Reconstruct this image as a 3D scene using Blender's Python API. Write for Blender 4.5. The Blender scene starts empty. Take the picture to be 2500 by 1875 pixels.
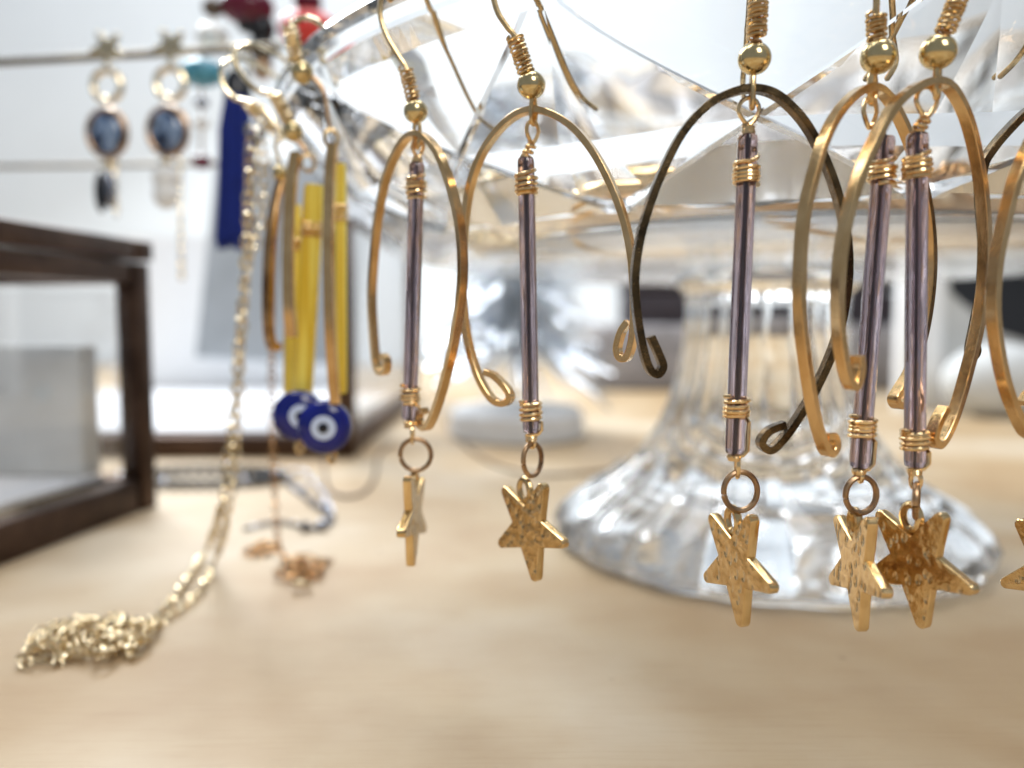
import bpy, bmesh, math, random
from mathutils import Vector, Matrix
S = 0.01                       # all builders below work in centimetres
R_ = math.radians
random.seed(7)
sc = bpy.context.scene
COL = sc.collection

# ------------------------------------------------------------------ camera
F = 1950.0; CX, CY = 1250.0, 937.5
CAM_H = 4.9
TH = math.atan((CY - 784.0) / F)
cam = bpy.data.cameras.new("camera")
cam.sensor_width = 36.0
cam.lens = F / 2500.0 * 36.0
cam.clip_start = 0.003; cam.clip_end = 20.0
cam.dof.use_dof = True
cam.dof.focus_distance = 8.2 * S
cam.dof.aperture_fstop = 12.8
cam.dof.aperture_blades = 0
camo = bpy.data.objects.new("camera", cam); COL.objects.link(camo)
camo.location = (0, 0, CAM_H * S)
camo.rotation_euler = (R_(90) - TH, 0, 0)
sc.camera = camo
# ------------------------------------------------------------------ light
w = bpy.data.worlds.new("World"); sc.world = w; w.use_nodes = True
bg = w.node_tree.nodes["Background"]
bg.inputs[0].default_value = (0.80, 0.88, 1.0, 1); bg.inputs[1].default_value = 0.31
sc.view_settings.view_transform = 'Standard'; sc.view_settings.look = 'None'
sc.view_settings.exposure = 0.0; sc.view_settings.gamma = 1.0
def area(name, loc, target, sx, sy, power, color):
    l = bpy.data.lights.new(name, 'AREA'); l.shape = 'RECTANGLE'; l.size = sx * S; l.size_y = sy * S
    l.energy = power; l.color = color
    o = bpy.data.objects.new(name, l); COL.objects.link(o)
    o.location = Vector(loc) * S
    o.rotation_euler = (Vector(target) - Vector(loc)).to_track_quat('-Z', 'Y').to_euler()
    return o
area("window_light", (-30, 64, 52), (-4, 18, 0), 30, 22, 7.5, (0.93, 0.97, 1.0))
area("ceiling_light", (-2, 34, 84), (-12, 58, 5), 80, 36, 7.0, (0.95, 0.97, 1.0))
area("front_fill_light", (24, -52, 62), (2, 16, 6), 30, 40, 3.0, (1.0, 0.98, 0.95))  # added fill for camera-facing sides, also gives the bead highlights
sc.cycles.max_bounces = 20; sc.cycles.transmission_bounces = 16; sc.cycles.glossy_bounces = 8
sc.cycles.transparent_max_bounces = 16; sc.cycles.diffuse_bounces = 5
sc.cycles.sample_clamp_indirect = 6.0; sc.cycles.blur_glossy = 0.6
sc.cycles.use_denoising = True

# ------------------------------------------------------------------ projection helpers (metre-true positions)
CAMP = Vector((0, 0, CAM_H))
def ray(px, py):
    u = (px - CX) / F; v = -(py - CY) / F
    return Vector((u, math.cos(TH) + v * math.sin(TH), -math.sin(TH) + v * math.cos(TH)))
def P(px, py, D):
    d = ray(px, py); return CAMP + d * (D / d.y)
def TB(px, py, h=0.0):
    d = ray(px, py); return CAMP + d * ((h - CAM_H) / d.z)
def PL(px, py, O, al):
    d = ray(px, py); n = Vector((math.sin(al), -math.cos(al), 0))
    return CAMP + d * (n.dot(O - CAMP) / n.dot(d))

# ------------------------------------------------------------------ materials
def newmat(name):
    m = bpy.data.materials.new(name); m.use_nodes = True
    nt = m.node_tree; b = nt.nodes["Principled BSDF"]
    return m, nt, b
def ramp(nt, fac, stops):
    r = nt.nodes.new("ShaderNodeValToRGB"); el = r.color_ramp.elements
    while len(el) < len(stops): el.new(0.5)
    for e, (p, c) in zip(el, stops): e.position = p; e.color = (*c, 1)
    nt.links.new(fac, r.inputs[0]); return r.outputs[0]
def tex(nt, kind, scale, detail=3, rough=0.5, vec=None, mapscale=None, **kw):
    tc = nt.nodes.new("ShaderNodeTexCoord"); src = tc.outputs["Object"]
    if mapscale:
        mp = nt.nodes.new("ShaderNodeMapping"); mp.inputs["Scale"].default_value = mapscale
        nt.links.new(src, mp.inputs[0]); src = mp.outputs[0]
    t = nt.nodes.new(kind); t.inputs["Scale"].default_value = scale
    if kind == "ShaderNodeTexNoise":
        t.inputs["Detail"].default_value = detail; t.inputs["Roughness"].default_value = rough
    nt.links.new(src, t.inputs["Vector"]); return t
def bump(nt, b, h, strength, dist):
    n = nt.nodes.new("ShaderNodeBump"); n.inputs["Strength"].default_value = strength; n.inputs["Distance"].default_value = dist
    nt.links.new(h, n.inputs["Height"]); nt.links.new(n.outputs[0], b.inputs["Normal"]); return n
def plain(name, col, rough=0.6, metal=0.0, noise=0.06, nscale=200, bstr=0.0, bdist=0.0001, spec=0.5, coat=0.0):
    m, nt, b = newmat(name)
    t = tex(nt, "ShaderNodeTexNoise", nscale, 4)
    lo = tuple(max(0, c * (1 - noise * 2)) for c in col); hi = tuple(min(1, c * (1 + noise)) for c in col)
    nt.links.new(ramp(nt, t.outputs[0], [(0.3, lo), (0.7, hi)]), b.inputs["Base Color"])
    b.inputs["Roughness"].default_value = rough; b.inputs["Metallic"].default_value = metal
    b.inputs["Specular IOR Level"].default_value = spec; b.inputs["Coat Weight"].default_value = coat
    if bstr: bump(nt, b, t.outputs[0], bstr, bdist)
    return m
def metal(name, c0, c1, r0=0.16, r1=0.34, nscale=900, bstr=0.25, bdist=0.00006, stretch=None):
    m, nt, b = newmat(name)
    t = tex(nt, "ShaderNodeTexNoise", nscale * 0.45, 5, 0.6, mapscale=stretch)
    nt.links.new(ramp(nt, t.outputs[0], [(0.32, c0), (0.62, c1)]), b.inputs["Base Color"])
    t2 = tex(nt, "ShaderNodeTexNoise", nscale * 2.2, 4, 0.6)
    mr = nt.nodes.new("ShaderNodeMapRange"); mr.inputs["To Min"].default_value = r0; mr.inputs["To Max"].default_value = r1
    nt.links.new(t2.outputs[0], mr.inputs[0]); nt.links.new(mr.outputs[0], b.inputs["Roughness"])
    b.inputs["Metallic"].default_value = 1.0
    bump(nt, b, t2.outputs[0], bstr, bdist)
    return m
M = {}
M['gold'] = metal('polished_gold', (0.60, 0.42, 0.20), (0.80, 0.59, 0.32), 0.15, 0.30)
M['gold_band'] = metal('brushed_gold', (0.64, 0.41, 0.18), (0.80, 0.55, 0.28), 0.12, 0.26, 700, 0.25, 0.00006)
M['antique'] = metal('antique_gold', (0.20, 0.12, 0.07), (0.50, 0.33, 0.19), 0.2, 0.4, 900, 0.3)
M['bead'] = metal('bead_gold', (0.56, 0.43, 0.21), (0.70, 0.56, 0.30), 0.12, 0.24, 700, 0.12)
M['wire'] = metal('gold_wire', (0.78, 0.54, 0.27), (0.92, 0.70, 0.40), 0.14, 0.28)
M['darkband'] = metal('dark_reflection_gold', (0.035, 0.025, 0.015), (0.20, 0.13, 0.06), 0.15, 0.35, 800, 0.5, 0.0001)  # dark reflection on the front hoop, put into the base colour
M['pale'] = metal('pale_gold', (0.62, 0.49, 0.29), (0.90, 0.78, 0.55), 0.12, 0.28)
M['rose'] = metal('rose_gold', (0.30, 0.16, 0.065), (0.62, 0.38, 0.18), 0.15, 0.3)
M['silver'] = metal('silver', (0.12, 0.13, 0.16), (0.36, 0.38, 0.44), 0.12, 0.3)
M['brass'] = metal('old_brass', (0.08, 0.055, 0.025), (0.18, 0.13, 0.06), 0.3, 0.45, 300)
M['bronze'] = metal('dark_bronze', (0.045, 0.028, 0.021), (0.115, 0.072, 0.052), 0.35, 0.55, 120, 0.3)
M['tinsel'] = metal('silver_tinsel', (0.60, 0.67, 0.76), (0.94, 0.97, 1.0), 0.12, 0.30, 200, 0.1)
# hammered star
m, nt, b = newmat('hammered_gold'); M['hammer'] = m
v = tex(nt, "ShaderNodeTexVoronoi", 1050, mapscale=(1, 1, 0.6)); v.feature = 'F1'
n0 = tex(nt, "ShaderNodeTexNoise", 1150, 2, 0.4)
mx = nt.nodes.new("ShaderNodeMath"); mx.operation = 'MULTIPLY_ADD'
pit = nt.nodes.new("ShaderNodeMapRange"); pit.interpolation_type = 'SMOOTHSTEP'; pit.inputs[1].default_value = 0.08; pit.inputs[2].default_value = 0.42
nt.links.new(v.outputs["Distance"], pit.inputs[0])
nt.links.new(n0.outputs[0], mx.inputs[0]); mx.inputs[1].default_value = 0.8; nt.links.new(pit.outputs[0], mx.inputs[2])
bump(nt, b, mx.outputs[0], 1.0, 0.00019)
nt.links.new(ramp(nt, n0.outputs[0], [(0.35, (0.60, 0.41, 0.19)), (0.65, (0.80, 0.59, 0.32))]), b.inputs["Base Color"])
b.inputs["Metallic"].default_value = 1; b.inputs["Roughness"].default_value = 0.24
M['edge'] = metal('star_edge_gold', (0.62, 0.42, 0.18), (0.85, 0.62, 0.32), 0.12, 0.25, 700, 0.3)
# crystal
m, nt, b = newmat('crystal_glass'); M['crystal'] = m
b.inputs["Base Color"].default_value = (0.975, 0.985, 0.99, 1); b.inputs["Transmission Weight"].default_value = 1
b.inputs["Roughness"].default_value = 0.0; b.inputs["IOR"].default_value = 1.5
t = tex(nt, "ShaderNodeTexNoise", 70, 2, 0.4); bump(nt, b, t.outputs[0], 0.025, 0.0006)
m = M['crystal'].copy(); m.name = 'worn_crystal'; M['soft_crystal'] = m; m.node_tree.nodes["Principled BSDF"].inputs["Roughness"].default_value = 0.16
m = M['crystal'].copy(); m.name = 'foot_crystal'; M['foot_crystal'] = m; m.node_tree.nodes["Principled BSDF"].inputs["Roughness"].default_value = 0.05
# window pane: reflecting and letting light through
m, nt, b = newmat('clear_pane'); M['pane'] = m
nt.nodes.remove(b); out = nt.nodes["Material Output"]
tr = nt.nodes.new("ShaderNodeBsdfTransparent"); tr.inputs[0].default_value = (0.985, 0.985, 0.985, 1)
gl = nt.nodes.new("ShaderNodeBsdfGlossy"); gl.inputs["Roughness"].default_value = 0.02
lw_ = nt.nodes.new("ShaderNodeLayerWeight"); lw_.inputs[0].default_value = 0.5; pw = nt.nodes.new("ShaderNodeMath"); pw.operation = 'POWER'; pw.inputs[1].default_value = 5
fr = nt.nodes.new("ShaderNodeMath"); fr.operation = 'MULTIPLY_ADD'; fr.inputs[1].default_value = 0.9; fr.inputs[2].default_value = 0.06; mxs = nt.nodes.new("ShaderNodeMixShader")
nt.links.new(lw_.outputs["Facing"], pw.inputs[0]); nt.links.new(pw.outputs[0], fr.inputs[0])
nt.links.new(fr.outputs[0], mxs.inputs[0]); nt.links.new(tr.outputs[0], mxs.inputs[1]); nt.links.new(gl.outputs[0], mxs.inputs[2])
nt.links.new(mxs.outputs[0], out.inputs[0])
# mauve bead glass
m, nt, b = newmat('mauve_glass'); M['mauve'] = m
b.inputs["Base Color"].default_value = (0.66, 0.52, 0.62, 1); b.inputs["Transmission Weight"].default_value = 0.96
b.inputs["Roughness"].default_value = 0.03; b.inputs["IOR"].default_value = 1.5
t = tex(nt, "ShaderNodeTexNoise", 2600, 3, 0.6, mapscale=(1, 1, 0.02)); bump(nt, b, t.outputs[0], 0.4, 0.0001)
nt.links.new(ramp(nt, t.outputs[0], [(0.35, (0.42, 0.31, 0.34)), (0.65, (0.76, 0.64, 0.69))]), b.inputs["Base Color"])
M['core'] = plain('silvered_lining', (0.035, 0.028, 0.045), 0.25, 0.6)
m, nt, b = newmat('yellow_glass'); M['yellow'] = m
b.inputs["Base Color"].default_value = (0.92, 0.68, 0.06, 1); b.inputs["Transmission Weight"].default_value = 0.0; b.inputs["Roughness"].default_value = 0.15
b.inputs["Emission Strength"].default_value = 0
t = tex(nt, "ShaderNodeTexNoise", 900, 2, 0.5, mapscale=(1, 1, 0.03))
nt.links.new(ramp(nt, t.outputs[0], [(0.4, (0.82, 0.56, 0.04)), (0.6, (0.98, 0.82, 0.16))]), b.inputs["Base Color"])
M['cobalt'] = plain('cobalt_glass', (0.002, 0.009, 0.20), 0.12, 0, 0.15, 300, coat=0.15)
M['eyewhite'] = plain('pale_blue_enamel', (0.62, 0.72, 0.92), 0.15, 0, 0.03)
M['eyeblack'] = plain('black_enamel', (0.01, 0.012, 0.02), 0.12)
M['tassel'] = plain('blue_silk_thread', (0.003, 0.022, 0.25), 0.7, 0, 0.25, 1500)
M['turq'] = plain('turquoise_stone', (0.10, 0.38, 0.52), 0.25, 0, 0.3, 400)
M['coral'] = plain('coral_red', (0.82, 0.06, 0.05), 0.35, 0, 0.1)
M['maroon'] = plain('maroon_glass', (0.13, 0.008, 0.03), 0.2)
M['black'] = plain('dark_stone', (0.012, 0.014, 0.02), 0.22)
M['navy'] = plain('dark_navy_print', (0.010, 0.014, 0.022), 0.5)
M['pearl'] = plain('white_shell', (0.93, 0.93, 0.90), 0.25, 0, 0.02)
M['darkbox'] = plain('dark_plum_leather', (0.022, 0.016, 0.024), 0.6)
M['white'] = plain('white_card', (0.86, 0.88, 0.90), 0.7, 0, 0.02)
M['grey'] = plain('grey_card', (0.60, 0.62, 0.62), 0.8, 0, 0.06, 60)
M['greyblue'] = plain('blue_grey_board', (0.42, 0.46, 0.50), 0.8, 0, 0.06, 60)
M['riser'] = plain('grey_felt', (0.27, 0.26, 0.27), 0.9, 0, 0.15, 80)
M['lining'] = plain('white_lining', (0.66, 0.67, 0.69), 0.85, 0, 0.04, 60)
M['wallm'] = plain('white_painted_wall', (0.82, 0.89, 0.95), 0.85, 0, 0.02, 8)
M['cord'] = plain('brown_cord', (0.12, 0.085, 0.06), 0.8)
# labradorite-like cabochon
m, nt, b = newmat('blue_cabochon'); M['gem'] = m
t = tex(nt, "ShaderNodeTexNoise", 140, 2, 0.5, mapscale=(1, 1, 0.6))
nt.links.new(ramp(nt, t.outputs[0], [(0.42, (0.004, 0.006, 0.015)), (0.48, (0.04, 0.08, 0.18)), (0.54, (0.26, 0.36, 0.52)), (0.59, (0.008, 0.01, 0.02))]), b.inputs["Base Color"])
b.inputs["Roughness"].default_value = 0.1; b.inputs["Coat Weight"].default_value = 0.7
# wood top
m, nt, b = newmat('pale_maple'); M['wood'] = m
g = tex(nt, "ShaderNodeTexNoise", 40, 4, 0.55, mapscale=(0.9, 1.2, 1))
g2 = tex(nt, "ShaderNodeTexNoise", 700, 5, 0.7, mapscale=(0.10, 1.8, 1))
pat = tex(nt, "ShaderNodeTexNoise", 15, 3, 0.5, mapscale=(1.0, 1.0, 1))
c1 = ramp(nt, pat.outputs[0], [(0.38, (0.385, 0.265, 0.14)), (0.50, (0.44, 0.33, 0.20)), (0.62, (0.51, 0.42, 0.30))])
c2 = ramp(nt, g.outputs[0], [(0.36, (0.93, 0.89, 0.85)), (0.56, (1.0, 1.0, 1.0))])
c3 = ramp(nt, g2.outputs[0], [(0.34, (0.95, 0.93, 0.91)), (0.50, (1, 1, 1))])
def mul(nt, a, c, f=1.0):
    x = nt.nodes.new("ShaderNodeMix"); x.data_type = 'RGBA'; x.blend_type = 'MULTIPLY'; x.inputs[0].default_value = f
    nt.links.new(a, x.inputs[6]); nt.links.new(c, x.inputs[7]); return x.outputs[2]
spk = tex(nt, "ShaderNodeTexVoronoi", 55)
c4 = ramp(nt, spk.outputs["Distance"], [(0.0, (0.35, 0.25, 0.16)), (0.045, (1, 1, 1))])
nt.links.new(mul(nt, mul(nt, mul(nt, c1, c2), c3), c4, 0.6), b.inputs["Base Color"])
b.inputs["Roughness"].default_value = 0.55
bump(nt, b, g2.outputs[0], 0.15, 0.0001)

# ------------------------------------------------------------------ mesh building
class MB:
    def __init__(s): s.v = []; s.f = []
    def add(s, vs, fs):
        o = len(s.v); s.v += [Vector(p) for p in vs]; s.f += [tuple(i + o for i in f) for f in fs]
    def tube(s, pts, r, n=8, closed=False, flat=1.0):
        pts = [Vector(p) for p in pts]; N = len(pts)
        rs = r if isinstance(r, (list, tuple)) else [r] * N
        tans = []
        for i in range(N):
            a = pts[(i - 1) % N] if (closed or i > 0) else pts[i]
            c = pts[(i + 1) % N] if (closed or i < N - 1) else pts[i]
            t_ = (c - a); t_ = t_.normalized() if t_.length > 1e-9 else Vector((0, 0, 1)); tans.append(t_)
        up = Vector((0, 0, 1)) if abs(tans[0].z) < 0.9 else Vector((0, 1, 0))
        nrm = (up - tans[0] * up.dot(tans[0])).normalized(); fr = []
        for i in range(N):
            nrm = (nrm - tans[i] * nrm.dot(tans[i])); nrm = nrm.normalized() if nrm.length > 1e-6 else tans[i].orthogonal().normalized()
            fr.append((nrm.copy(), tans[i].cross(nrm)))
        vs = []
        for i in range(N):
            for k in range(n):
                a = 2 * math.pi * k / n
                vs.append(pts[i] + (fr[i][0] * math.cos(a) + fr[i][1] * math.sin(a) * flat) * rs[i])
        fs = []
        for i in range(N if closed else N - 1):
            j = (i + 1) % N
            for k in range(n):
                l = (k + 1) % n; fs.append((i * n + k, i * n + l, j * n + l, j * n + k))
        if not closed:
            fs.append(tuple(range(n))[::-1]); fs.append(tuple((N - 1) * n + k for k in range(n)))
        s.add(vs, fs)
    def band(s, pts, N3, a, c, ch=0.22):
        """rectangular section sweep in the plane with normal N3: a = half thickness in plane, c = half width across"""
        pts = [Vector(p) for p in pts]; n = len(pts); q = min(a, c) * ch
        sec = [(a, c - q), (a - q, c), (-a + q, c), (-a, c - q), (-a, -c + q), (-a + q, -c), (a - q, -c), (a, -c + q)]
        vs = []
        for i in range(n):
            t_ = (pts[min(i + 1, n - 1)] - pts[max(i - 1, 0)]).normalized(); rad = t_.cross(N3).normalized()
            for x, y in sec: vs.append(pts[i] + rad * x + N3 * y)
        fs = []
        for i in range(n - 1):
            for k in range(8):
                l = (k + 1) % 8; fs.append((i * 8 + k, i * 8 + l, i * 8 + 8 + l, i * 8 + 8 + k))
        fs.append(tuple(range(8))[::-1]); fs.append(tuple((n - 1) * 8 + k for k in range(8)))
        s.add(vs, fs)
    def ball(s, c, r, nu=20, nv=12, sc3=(1, 1, 1), rot=None):
        c = Vector(c); vs = []; fs = []
        for j in range(1, nv):
            ph = math.pi * j / nv
            for i in range(nu):
                a = 2 * math.pi * i / nu
                p = Vector((math.sin(ph) * math.cos(a) * sc3[0], math.sin(ph) * math.sin(a) * sc3[1], math.cos(ph) * sc3[2])) * r
                vs.append(c + (rot @ p if rot else p))
        tp = Vector((0, 0, r * sc3[2])); bt = -tp
        vs.append(c + (rot @ tp if rot else tp)); vs.append(c + (rot @ bt if rot else bt)); T = len(vs) - 2
        for j in range(nv - 2):
            for i in range(nu):
                k = (i + 1) % nu; fs.append((j * nu + i, (j + 1) * nu + i, (j + 1) * nu + k, j * nu + k))
        for i in range(nu):
            k = (i + 1) % nu; fs.append((T, i, k)); fs.append((T + 1, (nv - 2) * nu + k, (nv - 2) * nu + i))
        s.add(vs, fs)
    def box(s, c, h, rz=0.0, bev=0.0, rot=None):
        c = Vector(c); m = rot or Matrix.Rotation(rz, 3, 'Z'); q = bev
        if q <= 0:
            vs = [c + m @ Vector((x * h[0], y * h[1], z * h[2])) for x in (-1, 1) for y in (-1, 1) for z in (-1, 1)]
            s.add(vs, [(0, 1, 3, 2), (4, 6, 7, 5), (0, 4, 5, 1), (2, 3, 7, 6), (0, 2, 6, 4), (1, 5, 7, 3)]); return
        bm = bmesh.new(); bmesh.ops.create_cube(bm, size=2)
        for v_ in bm.verts: v_.co = Vector((v_.co.x * h[0], v_.co.y * h[1], v_.co.z * h[2]))
        bmesh.ops.bevel(bm, geom=bm.edges[:], offset=q, segments=2, affect='EDGES', profile=0.5)
        bm.verts.index_update()
        s.add([c + m @ v_.co for v_ in bm.verts], [tuple(v_.index for v_ in f.verts) for f in bm.faces]); bm.free()
    def lathe(s, prof, c, n=64, mod=None, closed=True):
        c = Vector(c); vs = []; fs = []; K = len(prof)
        for i in range(n):
            a = 2 * math.pi * i / n
            for j, (r, z) in enumerate(prof):
                rr = r * (mod(a, j) if mod else 1)
                vs.append(c + Vector((rr * math.cos(a), rr * math.sin(a), z)))
        for i in range(n):
            k = (i + 1) % n
            for j in range(K - 1):
                fs.append((i * K + j, k * K + j, k * K + j + 1, i * K + j + 1))
        if closed:
            fs.append(tuple(i * K for i in range(n))[::-1]); fs.append(tuple(i * K + K - 1 for i in range(n)))
        s.add(vs, fs)
    def ring(s, c, rx, rz_, r, yaw=0.0, roll=0.0, n=8, seg=28, gap=0.0, pitch=0.0):
        """wire ring lying in a vertical plane with horizontal direction yaw"""
        c = Vector(c); m = Matrix.Rotation(yaw, 3, 'Z') @ Matrix.Rotation(pitch, 3, 'X') @ Matrix.Rotation(roll, 3, 'Y')
        pts = []
        for i in range(seg):
            a = gap / 2 + (2 * math.pi - gap) * i / (seg - (1 if gap else 0))
            pts.append(c + m @ Vector((rx * math.cos(a), 0, rz_ * math.sin(a))))
        s.tube(pts, r, n, closed=(gap == 0))
    def build(s, name, m, parent=None, org=None, kind=None, sharp=35, label=None):
        o0 = Vector(org) if org is not None else Vector((0, 0, 0))
        me = bpy.data.meshes.new(name)
        me.from_pydata([(p - o0) * S for p in s.v], [], s.f); me.validate()
        bm = bmesh.new(); bm.from_mesh(me); bmesh.ops.recalc_face_normals(bm, faces=bm.faces[:]); bm.to_mesh(me); bm.free()
        me.shade_smooth(); me.set_sharp_from_angle(angle=R_(sharp))
        me.materials.append(m)
        o = bpy.data.objects.new(name, me); COL.objects.link(o)
        if parent is not None: o.parent = parent
        elif org is not None: o.location = o0 * S
        if kind: o['kind'] = kind
        if label: o['label'] = label
        return o
def thing(name, loc, label, cat, group=None):
    o = bpy.data.objects.new(name, None); COL.objects.link(o); o.location = Vector(loc) * S
    o.empty_display_size = 0.01
    o['label'] = label; o['category'] = cat
    if group: o['group'] = group
    return o
def tag(o, label, cat, group=None):
    o['label'] = label; o['category'] = cat
    if group: o['group'] = group
    return o
def cr(pts, k=8):
    """Catmull-Rom through points"""
    pts = [Vector(p) for p in pts]; out = []
    for i in range(len(pts) - 1):
        p0 = pts[max(i - 1, 0)]; p1 = pts[i]; p2 = pts[i + 1]; p3 = pts[min(i + 2, len(pts) - 1)]
        for j in range(k):
            t_ = j / k
            out.append(0.5 * ((2 * p1) + (p2 - p0) * t_ + (2 * p0 - 5 * p1 + 4 * p2 - p3) * t_ ** 2 + (-p0 + 3 * p1 - 3 * p2 + p3) * t_ ** 3))
    out.append(pts[-1]); return out
def helix(p0, p1, r0, turns, seg=14, ph=0.0, r1=None):
    p0 = Vector(p0); p1 = Vector(p1); ax = (p1 - p0); L = ax.length; d = ax.normalized()
    e1 = d.orthogonal().normalized(); e2 = d.cross(e1); r1 = r0 if r1 is None else r1
    n = max(3, int(turns * seg)); out = []
    for i in range(n + 1):
        t_ = i / n; a = ph + 2 * math.pi * turns * t_; r = r0 + (r1 - r0) * t_
        r *= 1 + 0.035 * math.sin(a * 0.37 + ph * 3 + p0.x * 9); t_ += 0.35 / max(turns, 3) * 0.45 * math.sin(a * 0.23 + p0.x * 7 + p0.z * 5)
        out.append(p0 + d * (L * t_) + (e1 * math.cos(a) + e2 * math.sin(a)) * r)
    return out

# ------------------------------------------------------------------ setting
mb = MB(); mb.box((0, 30, -1.5), (130, 60, 1.5)); o = mb.build('tabletop', M['wood']); o['kind'] = 'structure'
mb = MB(); mb.box((0, 92, 60), (220, 1.0, 100)); o = mb.build('wall', M['wallm']); o['kind'] = 'structure'

# ------------------------------------------------------------------ crystal cake stand
DC = Vector((5.8, 17.75, 0)); RIM = 10.5; RH = CAM_H + 4.2
stand = thing('cake_stand', DC, 'cut crystal footed cake stand with earrings hooked round its rim', 'cake stand')
def dish():
    from mathutils.geometry import delaunay_2d_cdt
    mb = MB(); N = 14; K = 24; tot = N * K; J = 20
    phase = math.atan2(-0.942, -0.335)              # a panel faces the camera side
    da = 2 * math.pi / N; a_st = phase - da / 2
    ang = [a_st + 2 * math.pi * i / tot for i in range(tot)]
    v = []; f = []
    def pt(a, r, z): v.append(Vector((DC.x + r * math.cos(a), DC.y + r * math.sin(a), z))); return len(v) - 1
    def ringv(r, z): return [pt(a, r, z) for a in ang]
    def strip(A, B):
        for i in range(tot):
            j = (i + 1) % tot; f.append((A[i], A[j], B[j], B[i]))
    G = 0.022; SP = 0.17; TS = 0.26; TOP = 0.40
    def cut(x, y):
        """height of the star cutting above the plain bowl, x and y in -0.5..0.5 over one panel, in cm"""
        ax, ay = abs(x), abs(y)
        if ax > ay:
            h = 0.36 * (ax - ay) - 0.15 * ay
            u = ax - (0.5 - SP * (TOP - y))
            if u > 0: h -= 0.6 * u
        else:
            h = 0.28 * (ay - ax)
            if ax < TS * ay: h += 0.35 * (TS * ay - ax)
        h += -0.04 * max(0.0, 1 - abs(ax - ay) / G)
        h -= 0.11 * math.cos(math.pi * y)
        fade = min(1.0, (0.5 - ay) / 0.04)
        return h * max(0.0, fade)
    P2_ = []; E2_ = []
    def line(x0, y0, x1, y1, n):
        o = len(P2_)
        for i in range(n + 1):
            t_ = i / n; P2_.append(Vector((x0 + (x1 - x0) * t_, y0 + (y1 - y0) * t_)))
        for i in range(n): E2_.append((o + i, o + i + 1))
    line(-.5, .5, .5, .5, K); line(-.5, -.5, .5, -.5, K); line(-.5, -.5, -.5, .5, J); line(.5, -.5, .5, .5, J)
    line(-.5, .46, .5, .46, K); line(-.5, -.46, .5, -.46, K)
    for sx in (-1, 1):
        for sy in (-1, 1):
            line(0, 0, sx * .46, sy * .46, 10)
            line(0, G * sy, sx * (.46 - G), sy * .46, 10); line(G * sx, 0, sx * .46, sy * (.46 - G), 10)
            line(0, 0, sx * TS * .46, sy * .46, 8)
        line(sx * .5, TOP, sx * (.5 - SP * (TOP + .46)), -.46, 12)
    line(0, -.46, 0, .46, 16); line(G, 0, .5, 0, 12); line(-.5, 0, -G, 0, 12)
    for i in range(1, 12):
        for j in range(1, 12): P2_.append(Vector((i / 12 - .5, j / 12 - .5)))
    pv, _, pf, _, _, _ = delaunay_2d_cdt(P2_, E2_, [], 0, 1e-5)
    inner = [(2.5, RH - 2.35), (5.0, RH - 2.33), (6.9, RH - 2.2), (8.0, RH - 1.75), (9.0, RH - 1.05), (9.7, RH - 0.45), (10.02, RH - 0.12), (10.16, RH - 0.01), (10.30, RH + 0.02), (10.42, RH - 0.03), (10.50, RH - 0.14), (10.50, RH - 0.34), (10.42, RH - 0.45), (10.36, RH - 0.50)]
    c0 = pt(0, 0, RH - 2.36); prev = None
    for r, z in inner:
        cur = ringv(r, z)
        if prev is None:
            for i in range(tot): f.append((c0, cur[(i + 1) % tot], cur[i]))
        else: strip(prev, cur)
        prev = cur
    rt, zt, rb, zb = 10.36, RH - 0.50, 8.15, RH - 2.75
    for p in range(N):
        o = len(v)
        for q in pv:
            t_ = (0.5 - q.y) ** 0.74; r = rt + (rb - rt) * t_ + 0.22 * math.sin(math.pi * t_); z = zt + (zb - zt) * t_ - 0.16 * math.sin(math.pi * t_)
            h = cut(q.x, q.y); pt(a_st + (p + 0.5 + q.x) * da, r + h * 0.72, z - h * 0.70)
        for t3 in pf: f.append(tuple(o + i for i in t3))
    prev = ringv(rb, zb)
    for r, z in [(8.02, RH - 2.82), (7.86, RH - 2.90), (7.62, RH - 2.98), (7.3, RH - 3.05), (6.8, RH - 3.11), (6.2, RH - 3.15), (5.4, RH - 3.17), (4.6, RH - 3.18), (3.0, RH - 3.15), (2.2, RH - 3.10)]:
        cur = ringv(r, z); strip(prev, cur); prev = cur
    c1 = pt(0, 0, RH - 3.10)
    for i in range(tot): f.append((c1, prev[i], prev[(i + 1) % tot]))
    v[c0] = Vector((DC.x, DC.y, RH - 2.36)); v[c1] = Vector((DC.x, DC.y, RH - 3.10))
    bm = bmesh.new(); bvs = [bm.verts.new(p) for p in v]
    for q in f:
        try: bm.faces.new([bvs[i] for i in q])
        except ValueError: pass
    bmesh.ops.remove_doubles(bm, verts=bm.verts[:], dist=0.002); bm.verts.index_update()
    mb.v = [q.co.copy() for q in bm.verts]; mb.f = [tuple(q.index for q in t.verts) for t in bm.faces]
    print("open edges in dish:", sum(1 for e in bm.edges if not e.is_manifold)); bm.free()
    do = mb.build('dish', M['crystal'], stand, DC, sharp=6); do.data.materials.append(M['soft_crystal'])
    for pl_ in do.data.polygons:
        zc = pl_.center.z / S + DC.z
        if zc < RH - 2.72: pl_.material_index = 1
dish()
mb = MB(); ZC = RH - 3.12
prof = [(0.001, ZC), (1.5, ZC), (1.85, ZC - 0.03), (1.98, ZC - 0.12), (1.95, ZC - 0.3), (1.72, ZC - 0.5), (1.68, ZC - 0.85), (1.74, 4.4), (1.84, 3.8), (2.0, 3.2), (2.25, 2.6), (2.6, 2.05),
        (3.05, 1.6), (3.6, 1.25), (4.1, 0.96), (4.44, 0.66), (4.58, 0.38), (4.54, 0.14), (4.38, 0.005), (4.0, 0.005), (3.7, 0.12), (3.0, 0.36), (2.2, 0.56), (1.2, 0.68), (0.001, 0.7)]
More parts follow.
